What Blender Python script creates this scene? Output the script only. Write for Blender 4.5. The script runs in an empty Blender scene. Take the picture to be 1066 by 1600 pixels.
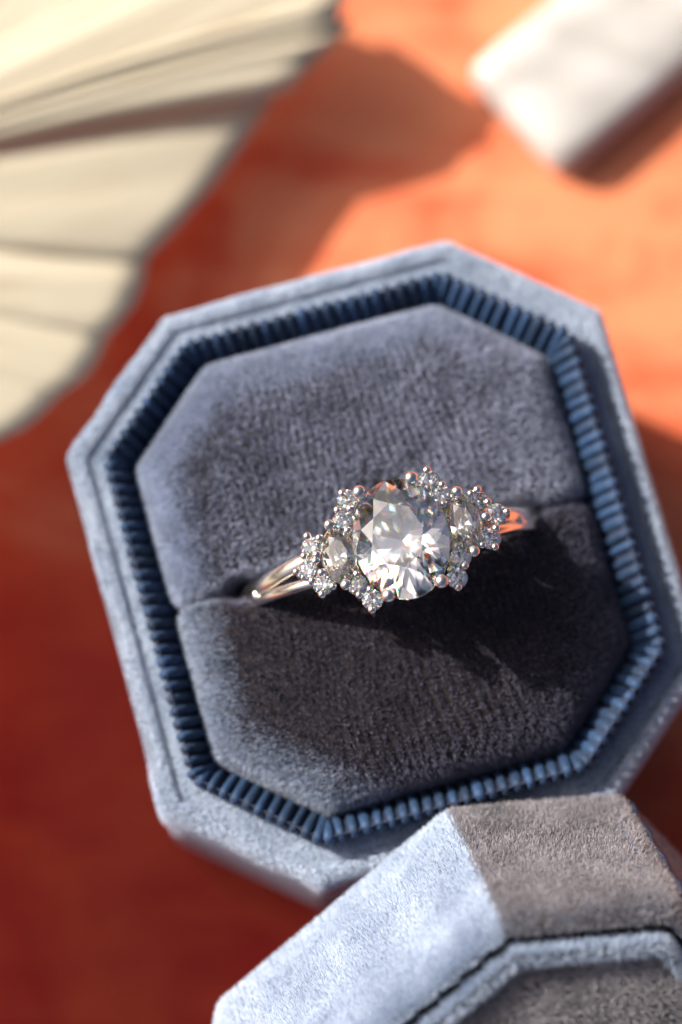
import bpy, bmesh, math, random
import numpy as np
from mathutils import Vector, Matrix

# one Blender unit = one centimetre: a ring in its velvet box, seen close up
scene = bpy.context.scene
R = math.radians
random.seed(7)
rng = np.random.default_rng(7)
scene.unit_settings.scale_length = 0.01

# ------------------------------------------------------------------ camera
TILT, DIST = R(10), 26.0
focus = Vector((0, 0, 4.1))
cam_data = bpy.data.cameras.new('camera')
cam = bpy.data.objects.new('camera', cam_data)
scene.collection.objects.link(cam)
cam.location = focus + Vector((0, -math.sin(TILT), math.cos(TILT))) * DIST
cam.rotation_euler = (TILT, 0, 0)
cam_data.sensor_fit = 'VERTICAL'
cam_data.sensor_height = 36
cam_data.sensor_width = 24
cam_data.lens = 5200 / 1600 * 36
cam_data.clip_start = 0.5
cam_data.clip_end = 500
cam_data.dof.use_dof = True
cam_data.dof.focus_distance = 25.95
cam_data.dof.aperture_fstop = cam_data.lens * 1e-3 / 1.35     # opening of 1.35 units
cam_data.dof.aperture_blades = 9
scene.camera = cam

# ------------------------------------------------------------------ sky and sun
SUN_EL = R(35)
to_sun = Vector((-0.90 * math.cos(SUN_EL), 0.43 * math.cos(SUN_EL), math.sin(SUN_EL))).normalized()
world = bpy.data.worlds.new('World')
scene.world = world
world.use_nodes = True
wn = world.node_tree
sky = wn.nodes.new('ShaderNodeTexSky')
sky.sky_type = 'NISHITA'
sky.sun_disc = False
sky.sun_elevation = SUN_EL
sky.sun_rotation = math.atan2(to_sun.x, to_sun.y)
sky.dust_density = 7.0
sky.air_density = 0.5
bg = wn.nodes['Background']
bg.inputs['Strength'].default_value = 0.085
wn.links.new(sky.outputs[0], bg.inputs[0])
sun_data = bpy.data.lights.new('sun', 'SUN')
sun_data.energy = 5.0
sun_data.angle = R(0.5)
sun_data.color = (1.0, 0.93, 0.82)
sun = bpy.data.objects.new('sun', sun_data)
sun.rotation_euler = (-to_sun).to_track_quat('-Z', 'Y').to_euler()
sun.location = to_sun * 40
scene.collection.objects.link(sun)

# ------------------------------------------------------------------ exposure and render
scene.view_settings.view_transform = 'Standard'
scene.view_settings.look = 'None'
scene.view_settings.gamma = 1
scene.view_settings.exposure = 0.6
scene.render.engine = 'CYCLES'
cy = scene.cycles
cy.max_bounces = 20
cy.transmission_bounces = 18
cy.glossy_bounces = 8
cy.diffuse_bounces = 4
cy.transparent_max_bounces = 8
cy.sample_clamp_indirect = 8
cy.blur_glossy = 0.0
cy.use_denoising = True

# ------------------------------------------------------------------ helpers
def link(o, parent=None):
    scene.collection.objects.link(o)
    if parent is not None:
        o.parent = parent
    return o

def tag(o, label=None, cat=None, kind=None, group=None):
    if label: o['label'] = label
    if cat: o['category'] = cat
    if kind: o['kind'] = kind
    if group: o['group'] = group
    return o

def thing(name, label, cat, loc=(0, 0, 0), rot=None):
    o = link(bpy.data.objects.new(name, None))
    o.empty_display_size = 0.3
    o.location = loc
    if rot is not None:
        o.rotation_euler = rot
    return tag(o, label, cat)

def mesh_obj(name, verts, faces, mat, parent=None, smooth=True, matrix=None):
    me = bpy.data.meshes.new(name)
    me.from_pydata([tuple(v) for v in verts], [], [tuple(f) for f in faces])
    bm = bmesh.new(); bm.from_mesh(me)
    bmesh.ops.recalc_face_normals(bm, faces=bm.faces)
    bm.to_mesh(me); bm.free()
    if smooth:
        me.polygons.foreach_set('use_smooth', [True] * len(me.polygons))
    me.materials.append(mat)
    o = bpy.data.objects.new(name, me)
    if matrix is not None:
        o.matrix_local = matrix
    return link(o, parent)

def oct_poly(W, H, a, b):
    """clockwise from the upper left vertex"""
    return [Vector(p) for p in ((-W + a, H), (W - a, H), (W, H - b), (W, -H + b), (W - a, -H), (-W + a, -H), (-W, -H + b), (-W, H - b))]

def offset_poly(poly, d):
    """inset of a clockwise convex polygon; d one number or one per edge (edge k runs from k to k+1)"""
    n = len(poly)
    ds = d if isinstance(d, (list, tuple)) else [d] * n
    out = []
    for k in range(n):
        p0, p1, p2 = poly[k - 1], poly[k], poly[(k + 1) % n]
        e0, e1 = (p1 - p0).normalized(), (p2 - p1).normalized()
        n0, n1 = Vector((e0.y, -e0.x)), Vector((e1.y, -e1.x))        # inward for a clockwise loop
        a0, a1 = p1 + n0 * ds[k - 1], p1 + n1 * ds[k]
        cr = e0.x * e1.y - e0.y * e1.x
        t = ((a1 - a0).x * e1.y - (a1 - a0).y * e1.x) / cr
        out.append(a0 + e0 * t)
    return out

def round_poly(poly, rad, seg=4, sub=1):
    """corners rounded with seg+1 points; straight runs cut into sub pieces"""
    n = len(poly)
    arcs = []
    for k in range(n):
        p0, p1, p2 = poly[k - 1], poly[k], poly[(k + 1) % n]
        e0, e1 = (p0 - p1).normalized(), (p2 - p1).normalized()
        half = e0.angle(e1) / 2
        t = min(rad / math.tan(half), 0.45 * (p0 - p1).length, 0.45 * (p2 - p1).length)
        a, c = p1 + e0 * t, p1 + e1 * t
        arc = []
        for s in range(seg + 1):
            f = s / seg
            arc.append((1 - f) ** 2 * a + 2 * f * (1 - f) * p1 + f * f * c)
        arcs.append(arc)
    out = []
    for k in range(n):
        out += arcs[k]
        nx = arcs[(k + 1) % n][0]
        for s in range(1, sub):
            out.append(arcs[k][-1].lerp(nx, s / sub))
    return out

def loft(loops, cap_first=False, cap_last=False):
    n = len(loops[0])
    verts = [v for lp in loops for v in lp]
    faces = []
    for r in range(len(loops) - 1):
        for k in range(n):
            faces.append((r * n + k, r * n + (k + 1) % n, (r + 1) * n + (k + 1) % n, (r + 1) * n + k))
    for flag, r in ((cap_first, 0), (cap_last, len(loops) - 1)):
        if flag:
            c = sum((Vector(v) for v in loops[r]), Vector((0, 0, 0))) / n
            verts.append(tuple(c))
            ci = len(verts) - 1
            faces += [(r * n + k, r * n + (k + 1) % n, ci) for k in range(n)]
    return verts, faces

def profile_loops(poly, prof, rad=0.1, seg=4, sub=1, edge_scale=None):
    loops = []
    for ins, z in prof:
        d = ins if edge_scale is None else [ins * s for s in edge_scale]
        p = offset_poly(poly, d)
        loops.append([(v.x, v.y, z) for v in round_poly(p, rad, seg, sub)])
    return loops

def tube(pts, radii, seg=8, flat=1.0, caps=True):
    """swept tube through pts"""
    pts = [Vector(p) for p in pts]
    if not isinstance(radii, (list, tuple)): radii = [radii] * len(pts)
    loops = []
    up = None
    for i, p in enumerate(pts):
        t = (pts[min(i + 1, len(pts) - 1)] - pts[max(i - 1, 0)]).normalized()
        if up is None:
            up = Vector((0, 0, 1)) if abs(t.z) < 0.9 else Vector((0, 1, 0))
        s = t.cross(up).normalized(); up = s.cross(t).normalized()
        loops.append([tuple(p + (s * math.cos(2 * math.pi * k / seg) + up * flat * math.sin(2 * math.pi * k / seg)) * radii[i]) for k in range(seg)])
    return loft(loops, caps, caps)

def join(parts):
    V, Fc = [], []
    for v, f in parts:
        b = len(V)
        V += list(v); Fc += [tuple(i + b for i in q) for q in f]
    return V, Fc

# ------------------------------------------------------------------ materials
def new_mat(name):
    m = bpy.data.materials.new(name); m.use_nodes = True
    nt = m.node_tree
    return m, nt, nt.nodes, nt.links, nt.nodes['Principled BSDF']

def noise(nd, lk, scale, detail=4, rough=0.55, vec=None, dist=0.0):
    n = nd.new('ShaderNodeTexNoise'); n.inputs['Scale'].default_value = scale
    n.inputs['Detail'].default_value = detail; n.inputs['Roughness'].default_value = rough
    n.inputs['Distortion'].default_value = dist
    if vec is not None: lk.new(vec, n.inputs['Vector'])
    return n

def ramp(nd, lk, src, stops):
    r = nd.new('ShaderNodeValToRGB')
    el = r.color_ramp.elements
    while len(el) < len(stops): el.new(0.5)
    for e, (p, c) in zip(el, stops):
        e.position = p; e.color = (*c, 1)
    lk.new(src, r.inputs[0])
    return r

def velvet_mat(name, c0, c1, sheen=0.6, sheen_col=(0.55, 0.68, 0.9)):
    m, nt, nd, lk, b = new_mat(name)
    tc = nd.new('ShaderNodeTexCoord')
    n1 = noise(nd, lk, 3.2, 5, 0.65, tc.outputs['Object'], 0.4)
    n2 = noise(nd, lk, 28, 3, 0.6, tc.outputs['Object'])
    mx = nd.new('ShaderNodeMath'); mx.operation = 'MULTIPLY_ADD'
    lk.new(n2.outputs[0], mx.inputs[0]); mx.inputs[1].default_value = 0.5
    lk.new(n1.outputs[0], mx.inputs[2])
    r = ramp(nd, lk, mx.outputs[0], [(0.45, c0), (1.0, c1)])
    lk.new(r.outputs[0], b.inputs['Base Color'])
    b.inputs['Roughness'].default_value = 0.75
    b.inputs['Specular IOR Level'].default_value = 0.25
    b.inputs['Sheen Weight'].default_value = sheen
    b.inputs['Sheen Roughness'].default_value = 0.35
    b.inputs['Sheen Tint'].default_value = (*sheen_col, 1)
    return m

def pile_mat(name, c0, c1, through=0.3):
    m, nt, nd, lk, b = new_mat(name)
    tc = nd.new('ShaderNodeTexCoord')
    n1 = noise(nd, lk, 3.0, 5, 0.65, tc.outputs['Object'], 0.4)
    r = ramp(nd, lk, n1.outputs[0], [(0.3, c0), (0.72, c1)])
    lk.new(r.outputs[0], b.inputs['Base Color'])
    b.inputs['Roughness'].default_value = 0.6
    b.inputs['Specular IOR Level'].default_value = 0.3
    tr = nd.new('ShaderNodeBsdfTranslucent'); lk.new(r.outputs[0], tr.inputs[0])
    mx = nd.new('ShaderNodeMixShader'); mx.inputs[0].default_value = through
    lk.new(b.outputs[0], mx.inputs[1]); lk.new(tr.outputs[0], mx.inputs[2])
    lk.new(mx.outputs[0], nd['Material Output'].inputs['Surface'])
    return m
M_velvet = velvet_mat('blue_grey_velvet', (0.09, 0.11, 0.155), (0.15, 0.18, 0.24), 0.5)
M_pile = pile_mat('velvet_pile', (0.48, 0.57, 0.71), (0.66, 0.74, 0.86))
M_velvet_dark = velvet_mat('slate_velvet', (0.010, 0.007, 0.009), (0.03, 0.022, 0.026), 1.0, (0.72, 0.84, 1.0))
M_pile_dark = pile_mat('shaded_nap_pile', (0.095, 0.095, 0.145), (0.20, 0.20, 0.285))  # lower cushion: same velvet, shading of its reversed nap put into the colour
M_pile_mid = pile_mat('lit_nap_pile', (0.29, 0.315, 0.42), (0.53, 0.575, 0.73))  # upper cushion: same velvet, light on its nap put into the colour
M_pile_dim = pile_mat('dim_nap_pile', (0.35, 0.335, 0.365), (0.60, 0.575, 0.61))  # same lid velvet as M_pile, its shading seen down the nap painted in

def ribbon_mat():
    m, nt, nd, lk, b = new_mat('navy_ribbon')
    tc = nd.new('ShaderNodeTexCoord')
    n = noise(nd, lk, 30, 3, 0.6, tc.outputs['Object'])
    r = ramp(nd, lk, n.outputs[0], [(0.3, (0.010, 0.030, 0.082)), (0.7, (0.028, 0.070, 0.165))])
    oi = nd.new('ShaderNodeObjectInfo')
    mr = nd.new('ShaderNodeMapRange'); mr.inputs['To Min'].default_value = 0.4; mr.inputs['To Max'].default_value = 1.0
    lk.new(oi.outputs['Random'], mr.inputs[0])
    hv = nd.new('ShaderNodeHueSaturation'); lk.new(mr.outputs[0], hv.inputs['Value']); lk.new(r.outputs[0], hv.inputs['Color'])
    lk.new(hv.outputs[0], b.inputs['Base Color'])
    b.inputs['Roughness'].default_value = 0.62
    b.inputs['Specular IOR Level'].default_value = 0.35
    b.inputs['Sheen Weight'].default_value = 0.15
    b.inputs['Sheen Tint'].default_value = (0.4, 0.65, 1, 1)
    w = nd.new('ShaderNodeTexWave'); w.inputs['Scale'].default_value = 22
    w.bands_direction = 'X'; w.inputs['Distortion'].default_value = 1.5
    lk.new(tc.outputs['Object'], w.inputs['Vector'])
    bp = nd.new('ShaderNodeBump'); bp.inputs['Strength'].default_value = 0.35; bp.inputs['Distance'].default_value = 0.006
    lk.new(w.outputs['Fac'], bp.inputs['Height']); lk.new(bp.outputs[0], b.inputs['Normal'])
    return m
M_ribbon = ribbon_mat()
M_ribbon_dark, _, _, _, b_ = new_mat('navy_ribbon_backing')
b_.inputs['Base Color'].default_value = (0.012, 0.02, 0.045, 1); b_.inputs['Roughness'].default_value = 0.8

def metal_mat():
    m, nt, nd, lk, b = new_mat('white_gold')
    b.inputs['Base Color'].default_value = (0.88, 0.83, 0.765, 1)
    b.inputs['Metallic'].default_value = 1
    tc = nd.new('ShaderNodeTexCoord')
    n = noise(nd, lk, 25, 4, 0.6, tc.outputs['Object'])
    r = ramp(nd, lk, n.outputs[0], [(0.3, (0.16,) * 3), (0.7, (0.26,) * 3)])
    lk.new(r.outputs[0], b.inputs['Roughness'])
    return m
M_metal = metal_mat()

def diamond_mat(name='diamond', spread=0.045, tint=(1, 1, 1), rough=0.065):
    """three glass lobes of slightly different index: dispersion"""
    m, nt, nd, lk, b = new_mat(name)
    out = nd['Material Output']; nd.remove(b)
    last = None
    for col, dn in (((1, 0, 0), -spread), ((0, 1, 0), 0.0), ((0, 0, 1), spread)):
        g = nd.new('ShaderNodeBsdfGlass'); g.distribution = 'GGX'
        g.inputs['Color'].default_value = (col[0] * tint[0], col[1] * tint[1], col[2] * tint[2], 1)
        g.inputs['Roughness'].default_value = rough
        g.inputs['IOR'].default_value = 2.417 + dn
        if last is None: last = g.outputs[0]
        else:
            a = nd.new('ShaderNodeAddShader'); lk.new(last, a.inputs[0]); lk.new(g.outputs[0], a.inputs[1]); last = a.outputs[0]
    lk.new(last, out.inputs['Surface'])
    return m
M_diamond = diamond_mat()
M_melee = diamond_mat('small_diamond', 0.04, rough=0.08)

def table_mat():
    m, nt, nd, lk, b = new_mat('red_stained_leather')
    tc = nd.new('ShaderNodeTexCoord')
    n1 = noise(nd, lk, 0.6, 6, 0.65, tc.outputs['Object'], 0.6)
    mp = nd.new('ShaderNodeMapping'); mp.inputs['Rotation'].default_value = (0, 0, R(20)); mp.inputs['Scale'].default_value = (0.5, 2.2, 1)
    lk.new(tc.outputs['Object'], mp.inputs[0])
    n2 = noise(nd, lk, 1.1, 6, 0.65, mp.outputs[0], 0.8)
    a = nd.new('ShaderNodeMath'); a.operation = 'MULTIPLY_ADD'; a.inputs[1].default_value = 0.4
    lk.new(n2.outputs[0], a.inputs[0]); lk.new(n1.outputs[0], a.inputs[2])
    # base colour runs from deep red at lower left to orange at upper right
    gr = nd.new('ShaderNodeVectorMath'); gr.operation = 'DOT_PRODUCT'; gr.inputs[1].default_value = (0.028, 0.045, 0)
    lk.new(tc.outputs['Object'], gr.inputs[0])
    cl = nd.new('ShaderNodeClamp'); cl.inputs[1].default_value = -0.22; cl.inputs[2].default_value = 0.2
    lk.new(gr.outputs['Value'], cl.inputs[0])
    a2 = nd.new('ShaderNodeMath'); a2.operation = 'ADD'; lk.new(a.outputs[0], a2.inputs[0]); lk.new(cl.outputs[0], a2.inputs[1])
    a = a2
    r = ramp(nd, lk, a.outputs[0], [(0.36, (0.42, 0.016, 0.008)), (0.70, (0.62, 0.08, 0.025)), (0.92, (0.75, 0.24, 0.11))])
    lk.new(r.outputs[0], b.inputs['Base Color'])
    n3 = noise(nd, lk, 14, 5, 0.7, tc.outputs['Object'])
    rr = ramp(nd, lk, n3.outputs[0], [(0.3, (0.56,) * 3), (0.75, (0.7,) * 3)])
    lk.new(rr.outputs[0], b.inputs['Roughness'])
    b.inputs['Specular IOR Level'].default_value = 0.35
    b.inputs['Coat Weight'].default_value = 0.08; b.inputs['Coat Roughness'].default_value = 0.5
    bp = nd.new('ShaderNodeBump'); bp.inputs['Strength'].default_value = 0.25; bp.inputs['Distance'].default_value = 0.02
    lk.new(n3.outputs[0], bp.inputs['Height']); lk.new(bp.outputs[0], b.inputs['Normal'])
    return m
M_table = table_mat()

def palm_mat():
    m, nt, nd, lk, b = new_mat('dried_palm')
    tc = nd.new('ShaderNodeTexCoord')
    uv = nd.new('ShaderNodeAttribute'); uv.attribute_name = 'along'
    sep = nd.new('ShaderNodeSeparateXYZ'); lk.new(uv.outputs['Vector'], sep.inputs[0])
    cb = nd.new('ShaderNodeCombineXYZ')
    ml = nd.new('ShaderNodeMath'); ml.operation = 'MULTIPLY'; ml.inputs[1].default_value = 0.35
    lk.new(sep.outputs[0], ml.inputs[0]); lk.new(ml.outputs[0], cb.inputs[0])
    m2 = nd.new('ShaderNodeMath'); m2.operation = 'MULTIPLY'; m2.inputs[1].default_value = 14
    lk.new(sep.outputs[1], m2.inputs[0]); lk.new(m2.outputs[0], cb.inputs[1]); lk.new(sep.outputs[2], cb.inputs[2])
    n = noise(nd, lk, 1.6, 5, 0.6, cb.outputs[0])
    r = ramp(nd, lk, n.outputs[0], [(0.25, (0.36, 0.28, 0.18)), (0.48, (0.55, 0.49, 0.37)), (0.8, (0.66, 0.61, 0.49))])
    lk.new(r.outputs[0], b.inputs['Base Color'])
    b.inputs['Roughness'].default_value = 0.6
    b.inputs['Specular IOR Level'].default_value = 0.3
    b.inputs['Subsurface Weight'].default_value = 0.0
    bp = nd.new('ShaderNodeBump'); bp.inputs['Strength'].default_value = 0.4; bp.inputs['Distance'].default_value = 0.02
    lk.new(n.outputs[0], bp.inputs['Height']); lk.new(bp.outputs[0], b.inputs['Normal'])
    return m
M_palm = palm_mat()

def stone_mat():
    m, nt, nd, lk, b = new_mat('white_stone')
    tc = nd.new('ShaderNodeTexCoord')
    mp = nd.new('ShaderNodeMapping'); mp.inputs['Scale'].default_value = (0.8, 1.8, 1.5)
    lk.new(tc.outputs['Object'], mp.inputs[0])
    n = noise(nd, lk, 1.6, 5, 0.6, mp.outputs[0], 0.5)
    r = ramp(nd, lk, n.outputs[0], [(0.3, (0.40, 0.38, 0.36)), (0.7, (0.60, 0.585, 0.565))])
    lk.new(r.outputs[0], b.inputs['Base Color'])
    b.inputs['Roughness'].default_value = 0.4
    b.inputs['Subsurface Weight'].default_value = 0.45
    b.inputs['Subsurface Radius'].default_value = (0.2, 0.17, 0.14)
    b.inputs['Subsurface Scale'].default_value = 0.5
    return m
M_stone = stone_mat()
M_thread, _, _, _, b_ = new_mat('dark_blue_thread')
b_.inputs['Base Color'].default_value = (0.02, 0.03, 0.07, 1); b_.inputs['Roughness'].default_value = 0.9
M_lining, _, _, _, b_ = new_mat('grey_lining')
b_.inputs['Base Color'].default_value = (0.12, 0.13, 0.17, 1); b_.inputs['Roughness'].default_value = 0.9

def inset_of(poly, c, sides=None):
    """distance of points inside a clockwise polygon from its nearest side"""
    best = np.full(len(c), 1e9)
    for k in (sides or range(len(poly))):
        p, q = poly[k], poly[(k + 1) % len(poly)]
        e = (q - p).normalized()
        best = np.minimum(best, (c[:, 0] - p.x) * e.y - (c[:, 1] - p.y) * e.x)
    return best
lp = [(0.15, 1.5), (0.15, 0.6), (0.15, 0.03), (0.12, 0.0), (0.03, 0.0), (0.0, 0.04), (0.0, 0.5), (0.0, 1.0), (0.0, 1.45), (0.012, 1.58), (0.05, 1.68), (0.10, 1.735), (0.15, 1.76), (0.18, 1.75), (0.20, 1.69), (0.205, 1.5)]

# ------------------------------------------------------------------ velvet pile
def pile(name, src, density, length, width, nap, mat, parent, pitch=0.045, zmin=-9, jitter=0.2, keep=None, row_axis=None, chance=None):
    """thousands of tiny tapered fibres standing on the faces of src (real geometry, one object)"""
    me = src.data
    me.calc_loop_triangles()
    nv = len(me.vertices)
    co = np.empty(nv * 3, np.float32); me.vertices.foreach_get('co', co); co = co.reshape(-1, 3)
    vn = np.empty(nv * 3, np.float32); me.vertices.foreach_get('normal', vn); vn = vn.reshape(-1, 3)
    nt_ = len(me.loop_triangles)
    ti = np.empty(nt_ * 3, np.int32); me.loop_triangles.foreach_get('vertices', ti); ti = ti.reshape(-1, 3)
    a, b, c = co[ti[:, 0]], co[ti[:, 1]], co[ti[:, 2]]
    area = np.linalg.norm(np.cross(b - a, c - a), axis=1) / 2
    cen = (a + b + c) / 3
    ok = cen[:, 2] > zmin
    if keep is not None: ok &= keep(cen)
    area = area * ok
    N = int(area.sum() * density)
    pick = rng.choice(nt_, N, p=area / area.sum())
    u, v = rng.random(N), rng.random(N)
    f = u + v > 1; u[f], v[f] = 1 - u[f], 1 - v[f]
    w = 1 - u - v
    t = ti[pick]
    P = co[t[:, 0]] * w[:, None] + co[t[:, 1]] * u[:, None] + co[t[:, 2]] * v[:, None]
    Nn = vn[t[:, 0]] * w[:, None] + vn[t[:, 1]] * u[:, None] + vn[t[:, 2]] * v[:, None]
    Nn /= np.linalg.norm(Nn, axis=1)[:, None] + 1e-9
    if chance is not None:
        ok = rng.random(N) < chance(P)
        P, Nn = P[ok], Nn[ok]; N = len(P)
    # rows of the knitted ground
    ax = np.zeros((N, 3)); ax[:, 0] = 1
    if row_axis is not None: ax[:] = row_axis
    ax -= Nn * (ax * Nn).sum(1)[:, None]
    ln = np.linalg.norm(ax, axis=1); ax /= ln[:, None] + 1e-9
    s = (P * ax).sum(1)
    snap = np.round(s / pitch) * pitch + rng.normal(size=N) * pitch * 0.33
    good = (ln > 0.5) & ((Nn[:, 2] > 0.8) | (row_axis is not None))
    P = P + ax * ((snap - s) * good)[:, None]
    nap = np.array(nap, float)
    clump = np.sin(P[:, 0] * 5.1 + 1.3 * np.sin(P[:, 1] * 3.7)) * np.sin(P[:, 1] * 6.3 + 1.7 * np.sin(P[:, 0] * 2.9 + 1)) 
    clump += 0.25 * np.sin(P[:, 0] * 17 + 2 * np.sin(P[:, 1] * 11)) * np.sin(P[:, 1] * 14 + 1.5 * np.sin(P[:, 0] * 13))
    D = Nn + nap[None, :] * (1 + 0.35 * clump[:, None]) + rng.normal(size=(N, 3)) * jitter
    D /= np.linalg.norm(D, axis=1)[:, None]
    L = length * (0.6 + 0.7 * rng.random(N))
    side = np.cross(D, rng.normal(size=(N, 3))); side /= np.linalg.norm(side, axis=1)[:, None]
    hw = width * (0.7 + 0.6 * rng.random(N)) / 2
    V = np.empty((N, 3, 3), np.float32)
    base = P - Nn * 0.006
    V[:, 0] = base + side * hw[:, None]
    V[:, 1] = base - side * hw[:, None]
    V[:, 2] = base + D * L[:, None]
    m2 = bpy.data.meshes.new(name)
    m2.vertices.add(N * 3); m2.vertices.foreach_set('co', V.ravel())
    m2.loops.add(N * 3); m2.loops.foreach_set('vertex_index', np.arange(N * 3, dtype=np.int32))
    m2.polygons.add(N); m2.polygons.foreach_set('loop_start', np.arange(0, N * 3, 3, dtype=np.int32))
    try: m2.polygons.foreach_set('loop_total', np.full(N, 3, np.int32))
    except Exception: pass
    m2.update(calc_edges=True)
    m2.materials.append(mat)
    o = link(bpy.data.objects.new(name, m2), parent)
    o['kind'] = 'stuff'
    return o

# ------------------------------------------------------------------ table
tp = [Vector((-14, 45)), Vector((60, 45)), Vector((60, -11)), Vector((-14, -11))]
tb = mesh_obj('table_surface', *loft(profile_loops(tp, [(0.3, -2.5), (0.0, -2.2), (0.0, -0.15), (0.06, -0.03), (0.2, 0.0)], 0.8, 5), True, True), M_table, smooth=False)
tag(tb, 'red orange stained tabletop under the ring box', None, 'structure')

# ------------------------------------------------------------------ ring box (lower half)
BX, BY, BROT = 0.344, -0.182, 0.272
W, H, CA, CB = 2.282, 2.438, 1.067, 0.914
box = thing('ring_box', 'open octagonal blue grey velvet ring box with navy ribbed trim, holding the ring', 'ring box', (BX, BY, 0), (0, 0, BROT))
outer = oct_poly(W, H, CA, CB)
prof = [(0.10, 0.0), (0.03, 0.06), (0.0, 0.3), (0.0, 1.2), (0.0, 2.2), (0.0, 2.82), (0.012, 2.92), (0.04, 2.985), (0.08, 3.015), (0.12, 3.015), (0.155, 2.98),
        (0.17, 2.962), (0.19, 2.968), (0.23, 2.975), (0.36, 2.97), (0.39, 2.9), (0.40, 2.2)]
shell = mesh_obj('box_body', *loft(profile_loops(outer, prof, 0.09, 4, 10), True, True), M_velvet, box)
pile('velvet_pile', shell, 24000, 0.042, 0.010, (1.0, -0.45, 0), M_pile, shell, pitch=0.003, zmin=2.2,
     keep=lambda c: (c[:, 2] > 2.93) | (c[:, 1] < -1.0))

# ribbed ribbon trim standing round the opening
TW, TH, TA, TB_ = 1.97, 2.115, 0.876, 0.76
trim_poly = oct_poly(TW, TH, TA, TB_)
tprof = [(0.03, 2.7), (0.02, 3.0), (0.01, 3.20), (0.024, 3.235), (0.045, 3.20), (0.12, 3.08), (0.20, 2.94), (0.245, 2.7), (0.245, 2.4)]
trim = mesh_obj('ribbon_trim', *loft(profile_loops(trim_poly, tprof, 0.13, 5, 8)), M_ribbon_dark, box)
path = round_poly(trim_poly, 0.16, 6, 1)
path.append(path[0])
seglen = [(path[i + 1] - path[i]).length for i in range(len(path) - 1)]
total = sum(seglen)
NR = int(round(total / 0.104))
rib_prof = [(0.015, 2.9), (0.01, 3.05), (0.0, 3.18), (0.018, 3.22), (0.04, 3.21), (0.095, 3.145), (0.165, 3.03), (0.215, 2.93), (0.235, 2.8)]
rv, rf = [], []
ns = 5
for j, (ins, z) in enumerate(rib_prof):
    q0, q1 = rib_prof[max(j - 1, 0)], rib_prof[min(j + 1, len(rib_prof) - 1)]
    t = Vector((q1[0] - q0[0], q1[1] - q0[1])).normalized()
    nrm = Vector((-t.y, t.x))                      # outwards from the strip
    for s in range(ns):
        a = math.pi * s / (ns - 1)
        rv.append((-math.cos(a) * 0.040, -(ins + nrm.x * math.sin(a) * 0.030), z - 3.0 + nrm.y * math.sin(a) * 0.030))
for j in range(len(rib_prof) - 1):
    for s in range(ns - 1):
        rf.append((j * ns + s, j * ns + s + 1, (j + 1) * ns + s + 1, (j + 1) * ns + s))
rib0 = None
si, acc_l = 0, 0.0
for k in range(NR):
    d = total * k / NR
    while d > acc_l + seglen[si]:
        acc_l += seglen[si]; si += 1
    e = (path[si + 1] - path[si]).normalized()
    p = path[si] + e * (d - acc_l)
    # average direction near corners
    d2 = (d + 0.05) % total; d1 = (d - 0.05) % total
    def at(dd):
        i = 0
        while i < len(seglen) - 1 and dd > seglen[i]:
            dd -= seglen[i]; i += 1
        return path[i] + (path[i + 1] - path[i]) * (dd / seglen[i])
    e = (at(d2) - at(d1)).normalized()
    ang = math.atan2(e.y, e.x)
    if rib0 is None:
        ob = rib0 = mesh_obj('rib', rv, rf, M_ribbon, trim)
    else:
        ob = link(rib0.copy(), trim)
    # local y points outwards for a clockwise run
    ob.location = (p.x, p.y, 3.0 + random.uniform(-0.012, 0.012))
    ob.rotation_euler = (random.uniform(-.02, .02), 0, ang + random.uniform(-0.07, 0.07))
    ob.scale = (random.uniform(0.85, 1.15), random.uniform(0.95, 1.05), 1)

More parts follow.
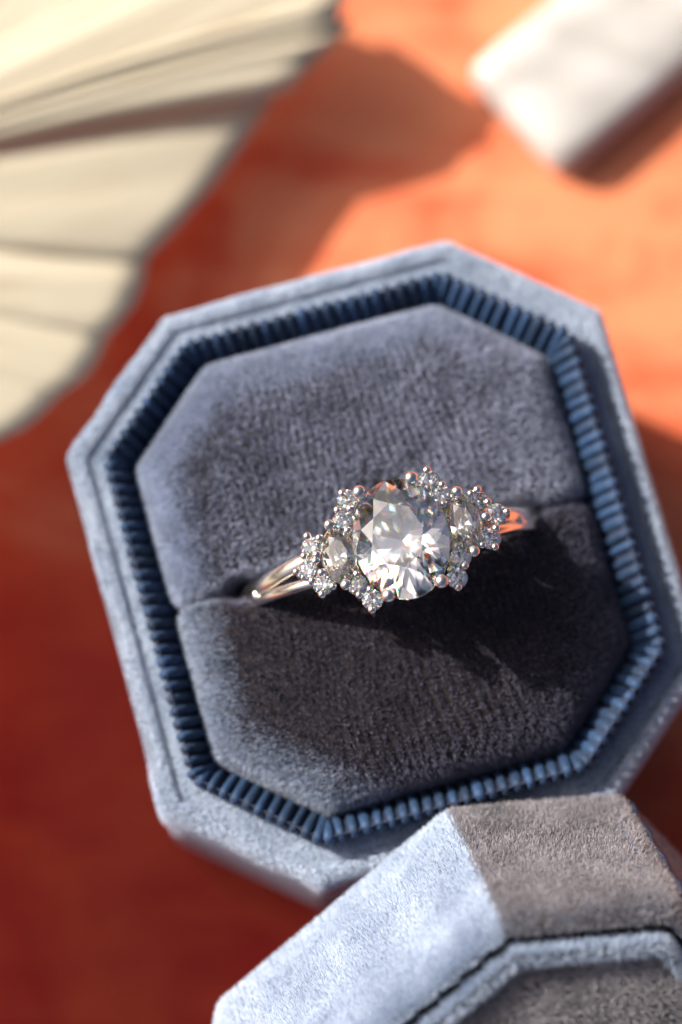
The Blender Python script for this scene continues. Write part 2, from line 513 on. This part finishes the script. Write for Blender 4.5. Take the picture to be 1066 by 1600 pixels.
# the two cushion halves with the slot between them
CW, CH, CCA, CCB = 1.732, 1.878, 0.755, 0.645
SLOT_Y = 0.02
def cushion(sign):
    o = oct_poly(CW, CH, CCA, CCB)
    if sign > 0:
        poly = [Vector((-CW, SLOT_Y + 0.022)), o[7], o[0], o[1], o[2], Vector((CW, SLOT_Y + 0.022))]
        slot_edge = 5
    else:
        poly = [Vector((CW, SLOT_Y - 0.022)), o[3], o[4], o[5], o[6], Vector((-CW, SLOT_Y - 0.022))]
        slot_edge = 5
    es = [1.0] * 6; es[slot_edge] = 0.22
    pr = [(0.0, 2.3), (0.0, 2.85), (0.0, 3.02), (0.02, 3.14), (0.06, 3.225), (0.13, 3.29), (0.23, 3.335), (0.36, 3.36), (0.52, 3.372), (0.7, 3.375)]
    v, f = loft(profile_loops(poly, pr, 0.12, 4, 22, es), False, True)
    out = []
    for p in v:
        x, y, z = p
        r = abs(abs(x) - 1.13)
        open_ = (0.07 * math.exp(-(max(0, abs(x) - 1.0) / 0.2) ** 2) + 0.10 * math.exp(-((abs(x) - 1.2) / 0.1) ** 2)) * math.exp(-abs(y - SLOT_Y) / 0.16)
        y += sign * open_
        z -= 0.03 * math.exp(-((abs(x) - 1.15) / 0.25) ** 2) * math.exp(-abs(y - SLOT_Y) / 0.2)
        z += (0.06 - (0.15 if x < 0 else 0.21) * (x / CW) ** 2 - 0.05 * (y / CH) ** 2) if z > 2.9 else 0
        if x < 0: z += 0.05 * (x / CW) ** 2 if z > 2.9 else 0
        z += 0.012 * math.sin(x * 2.3 + sign) * math.cos(y * 1.9) if z > 3.1 else 0
        out.append((x, y, z))
    c = mesh_obj('cushion_half', out, f, M_velvet_dark, box)
    def lit_edge_chance(p):  # pale fibres on the sunward edges only: sunlight put into the colour
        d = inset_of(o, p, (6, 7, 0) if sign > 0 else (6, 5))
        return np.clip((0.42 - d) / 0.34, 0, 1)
    pile('lit_edge_pile', c, 18000, 0.05, 0.010, (-0.5, 0.2, 0), M_pile, c, zmin=2.75, pitch=0.003, jitter=0.16, chance=lit_edge_chance)
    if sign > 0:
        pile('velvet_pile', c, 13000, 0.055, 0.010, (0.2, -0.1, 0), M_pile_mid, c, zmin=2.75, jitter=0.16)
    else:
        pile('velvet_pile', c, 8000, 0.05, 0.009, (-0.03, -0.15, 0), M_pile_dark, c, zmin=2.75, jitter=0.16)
    return c
cushion(1); cushion(-1)

# ------------------------------------------------------------------ lid, leaning on the box
def lid_matrix(x, y, z, tilt, az, spin):
    n = Vector((math.sin(tilt) * math.cos(az), math.sin(tilt) * math.sin(az), math.cos(tilt)))
    e1 = Vector((-math.sin(az), math.cos(az), 0)); e2 = n.cross(e1)
    c, s = math.cos(spin), math.sin(spin)
    X = e1 * c + e2 * s; Y = -e1 * s + e2 * c
    m = Matrix((X, Y, n)).transposed().to_4x4()
    m.translation = (x, y, z)
    return m
lid = thing('box_lid', 'blue grey velvet octagonal lid leaning against the lower edge of the open ring box', 'box lid')
lid.matrix_world = lid_matrix(1.456, -4.40, 1.69, 0.604, -1.22, 0.402)
LH = 1.80
lbody = mesh_obj('lid_body', *loft(profile_loops(outer, lp, 0.17, 6, 10), True, True), M_velvet, lid)
def on_wall(c):
    d = inset_of(outer, c)
    return (c[:, 2] > 0.0) & (d < 0.165) & (d > -0.01) & ((c[:, 2] > 1.3) | (d < 0.1))
e12 = (outer[2] - outer[1]).normalized()
def past(c, k):
    """which side of the line from the lid centre to corner k"""
    return c[:, 0] * outer[k].y - c[:, 1] * outer[k].x
pile('wall_pile', lbody, 24000, 0.04, 0.010, (0.3, 0.1, -0.62), M_pile, lbody, pitch=0.04, row_axis=(1, 0, 0), jitter=0.16,
     keep=lambda c: on_wall(c) & (c[:, 1] > 0) & (past(c, 1) < 0))
pile('corner_pile', lbody, 15000, 0.05, 0.0095, (0.2, 0.35, 0.45), M_pile_dim, lbody, pitch=0.045, row_axis=(1, 0, 0), jitter=0.16,
     keep=lambda c: on_wall(c) & (past(c, 1) >= 0) & (c[:, 0] > 0) & (c[:, 1] > -0.5))
pp = [(0.30, 1.5), (0.28, 1.70), (0.275, 1.78), (0.285, 1.84), (0.315, 1.87), (0.35, 1.865), (0.385, 1.84), (0.41, 1.825), (0.55, 1.83), (0.9, 1.84)]
ltop = mesh_obj('top_panel', *loft(profile_loops(outer, pp, 0.12, 5, 10), False, True), M_velvet_dark, lid)
pile('piping_pile', ltop, 16000, 0.055, 0.0105, (0.1, 0.1, 0.1), M_pile, ltop, pitch=0.003,
     keep=lambda c: (c[:, 1] > -0.6) & (inset_of(outer, c) < 0.395) & (c[:, 2] > 1.74))
pile('velvet_pile', ltop, 20000, 0.05, 0.0105, (0.8, -0.2, 0), M_pile_dim, ltop, jitter=0.12,
     keep=lambda c: (c[:, 1] > -0.6) & (inset_of(outer, c) > 0.385))
# seam thread at one corner of the wall
cv = outer[2]
dirv = cv.normalized()
pts = []
for k in range(15):
    z = 0.05 + k * 0.115
    q = cv + (outer[3] - outer[2]).normalized() * 0.1 + Vector((0.03, 0)) - dirv * (0.0 + (0.0 if z < 1.5 else (z - 1.5) * 0.45)) + Vector((0.012 * math.sin(k * 1.7), 0))
    pts.append((q.x, q.y, z))
mesh_obj('seam', *tube(pts, 0.022, 6), M_thread, lid)

def lint(name, parent, spots, mat):
    parts = []
    for (x, y, z, nx, ny, nz, ln) in spots:
        nrm = Vector((nx, ny, nz)).normalized()
        t = nrm.cross(Vector((random.uniform(-1, 1), random.uniform(-1, 1), random.uniform(-1, 1)))).normalized()
        u = nrm.cross(t)
        p = Vector((x, y, z)) + nrm * 0.05
        c1, c2 = random.uniform(-1.5, 1.5), random.uniform(-3, 3)
        pts = [p + t * (ln * (k / 9 - .5)) + u * (ln * 0.25 * math.sin(c1 + c2 * k / 9)) + nrm * 0.03 * math.sin(k * 0.7 + c1) for k in range(10)]
        parts.append(tube(pts, 0.0022, 4))
    o = mesh_obj(name, *join(parts), mat, parent)
    o['kind'] = 'stuff'
M_lint, _, _, _, b_ = new_mat('pale_lint')
b_.inputs['Base Color'].default_value = (0.30, 0.30, 0.33, 1)
lint('lint', lid, [(1.75 - k * 0.05, 1.9 + 0.03 * k, 0.35 + 0.12 * k, 0.7, 0.7, 0, random.uniform(0.12, 0.35)) for k in range(7)]
     + [(random.uniform(-0.6, 0.9), 1.3 + random.uniform(-.3, .3), 1.84, 0, 0, 1, random.uniform(0.1, 0.25)) for k in range(5)], M_lint)
lint('lint', box, [(random.uniform(-1.3, 1.3), random.choice((-1, 1)) * random.uniform(0.3, 1.4), 3.36, 0, 0, 1, random.uniform(0.06, 0.2)) for k in range(5)], M_lint)

# ------------------------------------------------------------------ ring
ring = thing('diamond_ring', 'white gold ring with large oval diamond and clustered side stones, standing in the velvet slot', 'ring',
             (0.467, -0.230, 2.80))
ZG = 4.2 - 2.80                    # girdle of the centre stone above the ring's own origin
# the ring leans a little in its slot; the head stays over the slot's middle
lean = Matrix.Rotation(0.265, 4, 'Z') @ Matrix.Rotation(R(-5), 4, 'X') @ Matrix.Rotation(R(-4), 4, 'Y')
ring.matrix_world = Matrix.Translation(Vector((0.467, -0.230, 4.2)) - (lean @ Vector((0, 0, ZG)))) @ lean
def brilliant(a, b, depth_scale=1.0, table=0.56, girdle=0.03, crown=34.0, pav=41.0):
    """58 facet brilliant, girdle at z=0, long half axis a along y, short half axis b along x"""
    k8 = [i * math.pi / 4 for i in range(8)]
    tc, tp = math.tan(R(crown)), math.tan(R(pav))
    V, Fs = [], []
    def add(r, th, z):
        V.append((r * math.sin(th) * b, r * math.cos(th) * a, z * b * depth_scale)); return len(V) - 1
    hg = girdle
    T = [add(table, t, hg + (1 - table) * tc) for t in k8]
    rm = 0.5 * (1 + table) * 1.0
    Mv = [add(rm, t + math.pi / 8, hg + (1 - rm * math.cos(math.pi / 8)) * tc) for t in k8]
    dp = hg + tp
    rn = 0.24
    Nv = [add(rn, t + math.pi / 8, -dp + rn * math.cos(math.pi / 8) * tp) for t in k8]
    cu = add(0, 0, -dp)
    sub = 4                                    # girdle points per half facet
    def rim(zend, low):
        """girdle points lying on the planes of the half facets"""
        idx = []
        for i in range(16):
            t0, t1 = i * math.pi / 8, (i + 1) * math.pi / 8
            mk = (Nv if low else Mv)[i // 2]
            m3 = Vector((V[mk][0] / b, V[mk][1] / a, V[mk][2] / (b * depth_scale)))
            p0 = Vector((math.sin(t0), math.cos(t0), zend)); p1 = Vector((math.sin(t1), math.cos(t1), zend))
            nn = (p0 - m3).cross(p1 - m3)
            for q in range(sub):
                t = t0 + (t1 - t0) * q / sub
                x, y = math.sin(t), math.cos(t)
                z = m3.z - (nn.x * (x - m3.x) + nn.y * (y - m3.y)) / nn.z
                idx.append(add(1, t, z))
        return idx
    hg2 = hg
    GU, GL = rim(hg2, False), rim(-hg2, True)
    NG = 16 * sub
    Fs.append(tuple(T))
    for k in range(8):
        k1 = (k + 1) % 8
        g0, g1, g2 = 2 * k * sub, (2 * k + 1) * sub, (2 * k + 2) * sub
        Fs.append((T[k], Mv[k], T[k1]))
        Fs.append((T[k], Mv[k - 1], GU[g0], Mv[k]))
        Fs.append((cu, Nv[k - 1], GL[g0], Nv[k]))
        for G, m_ in ((GU, Mv), (GL, Nv)):
            Fs.append((m_[k], *[G[j % NG] for j in range(g0, g1 + 1)]))
            Fs.append((m_[k], *[G[j % NG] for j in range(g1, g2 + 1)]))
    for i in range(NG):
        j = (i + 1) % NG
        Fs.append((GU[i], GU[j], GL[j], GL[i]))
    return V, Fs

# finger band: round hoop that splits into two rails on each shoulder
RO, TH_ = 1.25, 0.065
def hoop_pt(ang, v, r=RO): return Vector((math.cos(ang) * r - 0.15, v + (ZG - math.sin(ang) * r) * 0.085, math.sin(ang) * r))
def strip(a0, a1, vfun, hw, ht, n=40):
    """rounded-rectangle section swept round the finger circle"""
    loops = []
    for i in range(n + 1):
        a = a0 + (a1 - a0) * i / n
        w_ = hw(a) if callable(hw) else hw
        lp_ = []
        for k in range(12):
            t = 2 * math.pi * k / 12
            cx, cz = math.cos(t), math.sin(t)
            px = math.copysign(abs(cx) ** 0.55, cx) * w_
            pz = math.copysign(abs(cz) ** 0.75, cz) * ht
            lp_.append(tuple(hoop_pt(a, vfun(a) + px, RO + pz)))
        loops.append(lp_)
    return loft(loops, True, True)
A_S = R(36)
low = strip(R(180) - A_S + 0.04, R(360) + A_S - 0.04, lambda a: 0.0, lambda a: 0.1 * min(1, 0.12 + max(0, min(a - R(142), R(398) - a)) / R(14)), TH_, 90)
band = mesh_obj('band', *low, M_metal, ring)
for side in (0, 1):
    for sg in (1, -1):
        def vf(a, sg=sg): 
            t = min(1, max(0, ((a if side == 0 else math.pi - a) - A_S) / R(28)))
            return sg * (0.05 + 0.05 * t)
        a0, a1 = (R(20), R(60)) if side == 0 else (R(160), R(106))
        mesh_obj('shoulder', *strip(a0, a1, vf, 0.068 if sg > 0 else 0.046, 0.062, 24), M_metal, ring)

# setting: gallery rails, cups, prongs
def ellipse_pts(cx, cy, a, b, z, n=28, cl=True):
    return [(cx + b * math.sin(2 * math.pi * i / n), cy + a * math.cos(2 * math.pi * i / n), z) for i in range(n + (1 if cl else 0))]
CB_, CAx = 0.378, 0.492
gal = join([tube(ellipse_pts(0, 0, CAx * 0.80, CB_ * 0.80, ZG - 0.16), 0.028, 8, caps=False),
            tube(ellipse_pts(0, 0, CAx * 0.42, CB_ * 0.42, ZG - 0.30), 0.03, 8, caps=False)])
mesh_obj('gallery', *gal, M_metal, ring)
center = mesh_obj('center_diamond', *brilliant(CAx, CB_, 1.0, 0.55, 0.03, 34.0, 39.0), M_diamond, ring, smooth=False,
                  matrix=Matrix.Translation((0, 0, ZG)) @ Matrix.Rotation(R(-3), 4, 'X') @ Matrix.Rotation(R(-8), 4, 'Y'))
tag(center, 'large oval diamond')

def uv_ball(r, sq=1.0, seg=12, rings=7):
    loops = []
    for i in range(rings):
        th = math.pi * (0.06 + 0.88 * i / (rings - 1))
        loops.append([(math.sin(th) * r * math.cos(2 * math.pi * k / seg), math.sin(th) * r * math.sin(2 * math.pi * k / seg), math.cos(th) * r * sq) for k in range(seg)])
    return loft(loops, True, True)
def prong(tip, foot, r_head, r_wire):
    """wire rising from the gallery and ending in a round bead"""
    tip, foot = Vector(tip), Vector(foot)
    v, f = uv_ball(r_head, 0.85)
    v = [tuple(Vector(p) + tip) for p in v]
    out = Vector((tip.x - foot.x, tip.y - foot.y, 0)) * 0.5
    mid = foot.lerp(tip, 0.55) + out * 0.35
    w_ = tube([foot, mid, tip + Vector((0, 0, -r_head * 0.3))], [r_wire, r_wire, r_wire * 1.1], 8)
    return join([(v, f), w_])

for (u, v) in ((-0.215, 0.438), (0.205, 0.432), (-0.212, -0.42), (0.212, -0.428)):
    mesh_obj('prong', *prong((u, v, ZG + 0.065), (u * 0.45, v * 0.45, ZG - 0.32), 0.057, 0.042), M_metal, ring)

# side stones
for sx in (-1, 1):
    cx, cy = (-0.497, 0.03) if sx < 0 else (0.507, 0.005)
    zt = ZG - 0.09
    tilt = Matrix.Rotation(R(-8 if sx < 0 else -5), 4, 'Y') @ Matrix.Rotation(R(-4), 4, 'X')
    st = mesh_obj('side_diamond', *brilliant(0.24, 0.148, 1.05, 0.5), M_melee, ring, smooth=False, matrix=Matrix.Translation((cx, cy, zt)) @ tilt)
    cup = join([tube(ellipse_pts(cx, cy, 0.205, 0.10, zt - 0.055), 0.028, 8, caps=False),
                tube(ellipse_pts(cx, cy, 0.12, 0.07, zt - 0.15), 0.025, 8, caps=False)])
    mesh_obj('side_gallery', *cup, M_metal, ring)
    for sy in (1, -1):
        tip = (cx + sx * (0.012), cy + sy * 0.25, zt + 0.045)
        mesh_obj('prong', *prong(tip, (cx, cy + sy * 0.1, zt - 0.2), 0.047, 0.032), M_metal, ring)

# accent stones and their bead prongs (positions measured on the ring, in cm)
accents = [(-0.322, 0.446), (-0.399, 0.290), (-0.424, -0.234), (-0.343, -0.383), (-0.692, 0.169), (-0.771, -0.002), (-0.683, -0.143),
           (0.336, 0.412), (0.394, 0.273), (0.405, -0.252), (0.335, -0.402), (0.655, 0.158), (0.772, 0.02), (0.672, -0.162)]
def drop(u): return ZG - 0.09 - 0.16 * max(0, abs(u) - 0.3) ** 1.3
ac0 = None; cup0 = None
acv, acf = brilliant(0.083, 0.083, 1.0, 0.56)
for (u, v) in accents:
    z = drop(u)
    if ac0 is None:
        o = ac0 = mesh_obj('accent_diamond', acv, acf, M_melee, ring, smooth=False)
        cl_ = [[(rr * math.cos(2 * math.pi * k / 14), rr * math.sin(2 * math.pi * k / 14), zz) for k in range(14)]
               for rr, zz in ((0.068, -0.014), (0.08, -0.012), (0.082, -0.03), (0.070, -0.10), (0.045, -0.2), (0.03, -0.2), (0.045, -0.1), (0.068, -0.014))]
        c = cup0 = mesh_obj('accent_cup', *loft(cl_), M_metal, ring)
    else:
        o = link(ac0.copy(), ring); c = link(cup0.copy(), ring)
    tl = Matrix.Rotation(math.copysign(R(8), u) * min(1, max(0, abs(u) - 0.3) * 3) + random.uniform(-.05, .05), 4, 'Y') @ Matrix.Rotation(random.uniform(-.06, .06), 4, 'X')
    o.matrix_local = Matrix.Translation((u, v, z)) @ tl @ Matrix.Rotation(random.uniform(0, 0.7), 4, 'Z')
    c.matrix_local = Matrix.Translation((u, v, z)) @ tl
beads = [(-0.346, 0.500), (-0.417, 0.382), (-0.318, 0.362), (-0.385, 0.200), (-0.701, 0.255), (-0.613, 0.212), (-0.766, 0.113), (-0.668, 0.092), (-0.690, 0.045),
         (-0.857, 0.012), (-0.756, -0.097), (-0.669, -0.058), (-0.61, -0.190), (-0.710, -0.224), (-0.406, -0.155), (-0.432, -0.320), (-0.339, -0.305), (-0.367, -0.462),
         (0.341, 0.490), (0.423, 0.347), (0.308, 0.347), (0.390, 0.192), (0.676, 0.238), (0.729, 0.122), (0.618, 0.220), (0.683, 0.008), (0.852, 0.010), (0.640, -0.098),
         (0.733, -0.098), (0.595, -0.200), (0.685, -0.242), (0.392, -0.170), (0.417, -0.328), (0.311, -0.332), (0.322, -0.480)]
bd0 = None
bv, bf = prong((0, 0, 0.02), (0, 0, -0.16), 0.0355, 0.02)
for (u, v) in beads:
    big = 1.25 if (abs(u - 0.683) < .01 and abs(v) < .02) else random.uniform(0.92, 1.06)
    if bd0 is None: o = bd0 = mesh_obj('bead_prong', bv, bf, M_metal, ring)
    else: o = link(bd0.copy(), ring)
    o.location = (u, v, drop(u) + 0.012); o.scale = (big,) * 3
# under-bridge carrying the clusters
for sx in (-1, 1):
    pts = [(sx * (0.30 + 0.06 * i), 0, ZG - 0.31 - 0.012 * i * i) for i in range(9)]
    mesh_obj('bridge', *tube(pts, [0.06] * 7 + [0.05, 0.03], 10, 0.6), M_metal, ring)
    arms = []
    for (u, v) in accents:
        if u * sx > 0:
            arms.append(tube([(u, v, drop(u) - 0.17), (u * 0.95, v * 0.5, drop(u) - 0.24), (sx * min(abs(u) * .9, 0.6), 0, ZG - 0.36)], 0.022, 6))
    mesh_obj('cluster_wires', *join(arms), M_metal, ring)

# ------------------------------------------------------------------ white stone bar
bar = thing('stone_bar', 'thick white stone bar lying blurred on the orange tabletop behind the box', 'stone bar')
ex = Vector((1.09, 0.94, 0)).normalized(); ey = Vector((-ex.y, ex.x, 0))
c0 = Vector((2.02, 3.79, 0))
bl = 4.5; bw = 1.34
loops = []
for ins, z in ((0.05, 0.0), (0.0, 0.05), (0.0, 0.2), (0.02, 0.29), (0.07, 0.355), (0.16, 0.395), (0.4, 0.41)):
    pl = [Vector((0, bw)), Vector((bl, bw)), Vector((bl, 0)), Vector((0, 0))]
    pl = round_poly(offset_poly(pl, ins), 0.2, 5, 8)
    loops.append([tuple(c0 + ex * p.x + ey * p.y + Vector((0, 0, z + 0.012 * math.sin(p.x * 3 + p.y * 5)))) for p in pl])
mesh_obj('stone_block', *loft(loops, True, True), M_stone, bar)

# ------------------------------------------------------------------ dried palm leaf, with unseen leaflets added to shade the table
palm = thing('dried_palm_leaf', 'cream dried palm fan with pleated leaflets and cut tips beside the ring box', 'palm leaf', (0, 0, 0))
ORG = Vector((-6.0, 2.97, 1.3))
def leaflet(tip_a, tip_b, za, zb, lift=0.10, droop=0.0, fold=0.06, n=16, mcount=9, zo=0.0, wav=0.0, bend=0.0, ripple=0.02):
    """one pleat of the fan between two rays, folded along its middle, its tip cut on a slant"""
    A, B = Vector((*tip_a, za)), Vector((*tip_b, zb))
    o = ORG + Vector((0, 0, zo))
    ax_ = (A.lerp(B, 0.5) - o).normalized(); perp = Vector((-ax_.y, ax_.x, 0))
    V, al = [], []
    for layer in (0, 1):
        for i in range(n + 1):
            t = 0.06 + 0.94 * i / n
            for j in range(mcount):
                s = j / (mcount - 1)
                e = A.lerp(B, s)
                # ragged cut
                e = e + (e - o) * (0.010 * math.sin(s * 5 + za * 7) - 0.012 * (2 * s - 1) ** 2)
                p = o.lerp(e, t)
                p += perp * (bend * math.sin(math.pi * min(1, t * 1.05)) + 0.03 * math.sin(t * 7 + za * 9) * t)
                arch = lift * 4 * t * (1 - t)
                prof_ = fold * math.sin(math.pi * s) * (0.4 + 0.6 * t) + ripple * math.sin(s * 14 + 3 * t) * t + wav * math.sin(s * 5 + t * 4)
                V.append((p.x, p.y, p.z + arch + prof_ + droop * t * t - layer * 0.022))
                al.append((t * 6, s * (A - B).length * t, za))
    F_ = []
    m_ = mcount; off = (n + 1) * m_
    for i in range(n):
        for j in range(m_ - 1):
            q = (i * m_ + j, i * m_ + j + 1, (i + 1) * m_ + j + 1, (i + 1) * m_ + j)
            F_.append(q); F_.append(tuple(off + k for k in reversed(q)))
    for i in range(n):
        for j in (0, m_ - 1):
            F_.append((i * m_ + j, (i + 1) * m_ + j, off + (i + 1) * m_ + j, off + i * m_ + j))
    for j in range(m_ - 1):
        for i in (0, n):
            F_.append((i * m_ + j, i * m_ + j + 1, off + i * m_ + j + 1, off + i * m_ + j))
    ob = mesh_obj('leaflet', V, F_, M_palm, palm)
    at_ = ob.data.attributes.new('along', 'FLOAT_VECTOR', 'POINT')
    at_.data.foreach_set('vector', np.array(al, np.float32).ravel())
    return ob
leaflet((-2.6, 6.6), (-0.95, 5.75), 1.20, 1.12)
leaflet((-1.05, 5.90), (0.02, 5.22), 1.16, 1.06, fold=0.08)
leaflet((0.04, 5.36), (0.05, 4.99), 1.10, 1.04, fold=0.08, mcount=13, bend=0.08, ripple=0.03)
leaflet((0.12, 5.08), (-0.36, 4.43), 1.00, 0.95, fold=0.09, mcount=13, bend=0.12, ripple=0.03)
leaflet((-0.18, 4.93), (-1.72, 2.87), 0.62, 0.76, fold=0.07, mcount=15, ripple=0.016, bend=0.07)
leaflet((-1.62, 3.00), (-2.05, 2.13), 0.68, 0.78, bend=-0.05, ripple=0.016)
leaflet((-1.98, 2.24), (-2.50, 1.53), 0.72, 0.86, bend=0.04, ripple=0.016)
leaflet((-2.42, 1.66), (-3.14, 1.02), 0.82, 1.0)
leaflet((-3.05, 1.12), (-3.38, 0.30), 1.15, 1.5)  # from here on: unseen leaflets, added and raised to shade the lower-left tabletop
leaflet((-3.30, 0.40), (-3.42, -0.5), 1.5, 2.1)
leaflet((-3.36, -0.4), (-3.46, -1.3), 2.1, 2.65)
leaflet((-3.40, -1.2), (-3.52, -2.2), 2.65, 2.95)
leaflet((-3.45, -2.1), (-3.75, -3.2), 2.95, 3.1)
leaflet((-3.7, -3.1), (-4.3, -4.2), 3.1, 3.2)
leaflet((-4.2, -4.1), (-5.2, -4.9), 3.2, 3.3)
leaflet((-5.1, -4.8), (-6.3, -5.3), 3.3, 3.4)
leaflet((-6.2, -5.2), (-7.5, -5.2), 3.4, 3.4)
leaflet((-7.4, -5.1), (-8.7, -4.6), 3.4, 3.4)
mesh_obj('leaf_stalk', *tube([(-9.5, 3.6, 0.25), (-7.8, 3.3, 0.9), (-6.4, 3.05, 1.2), (-5.7, 2.9, 1.35)], [0.22, 0.2, 0.2, 0.12], 10, 0.7), M_palm, palm)
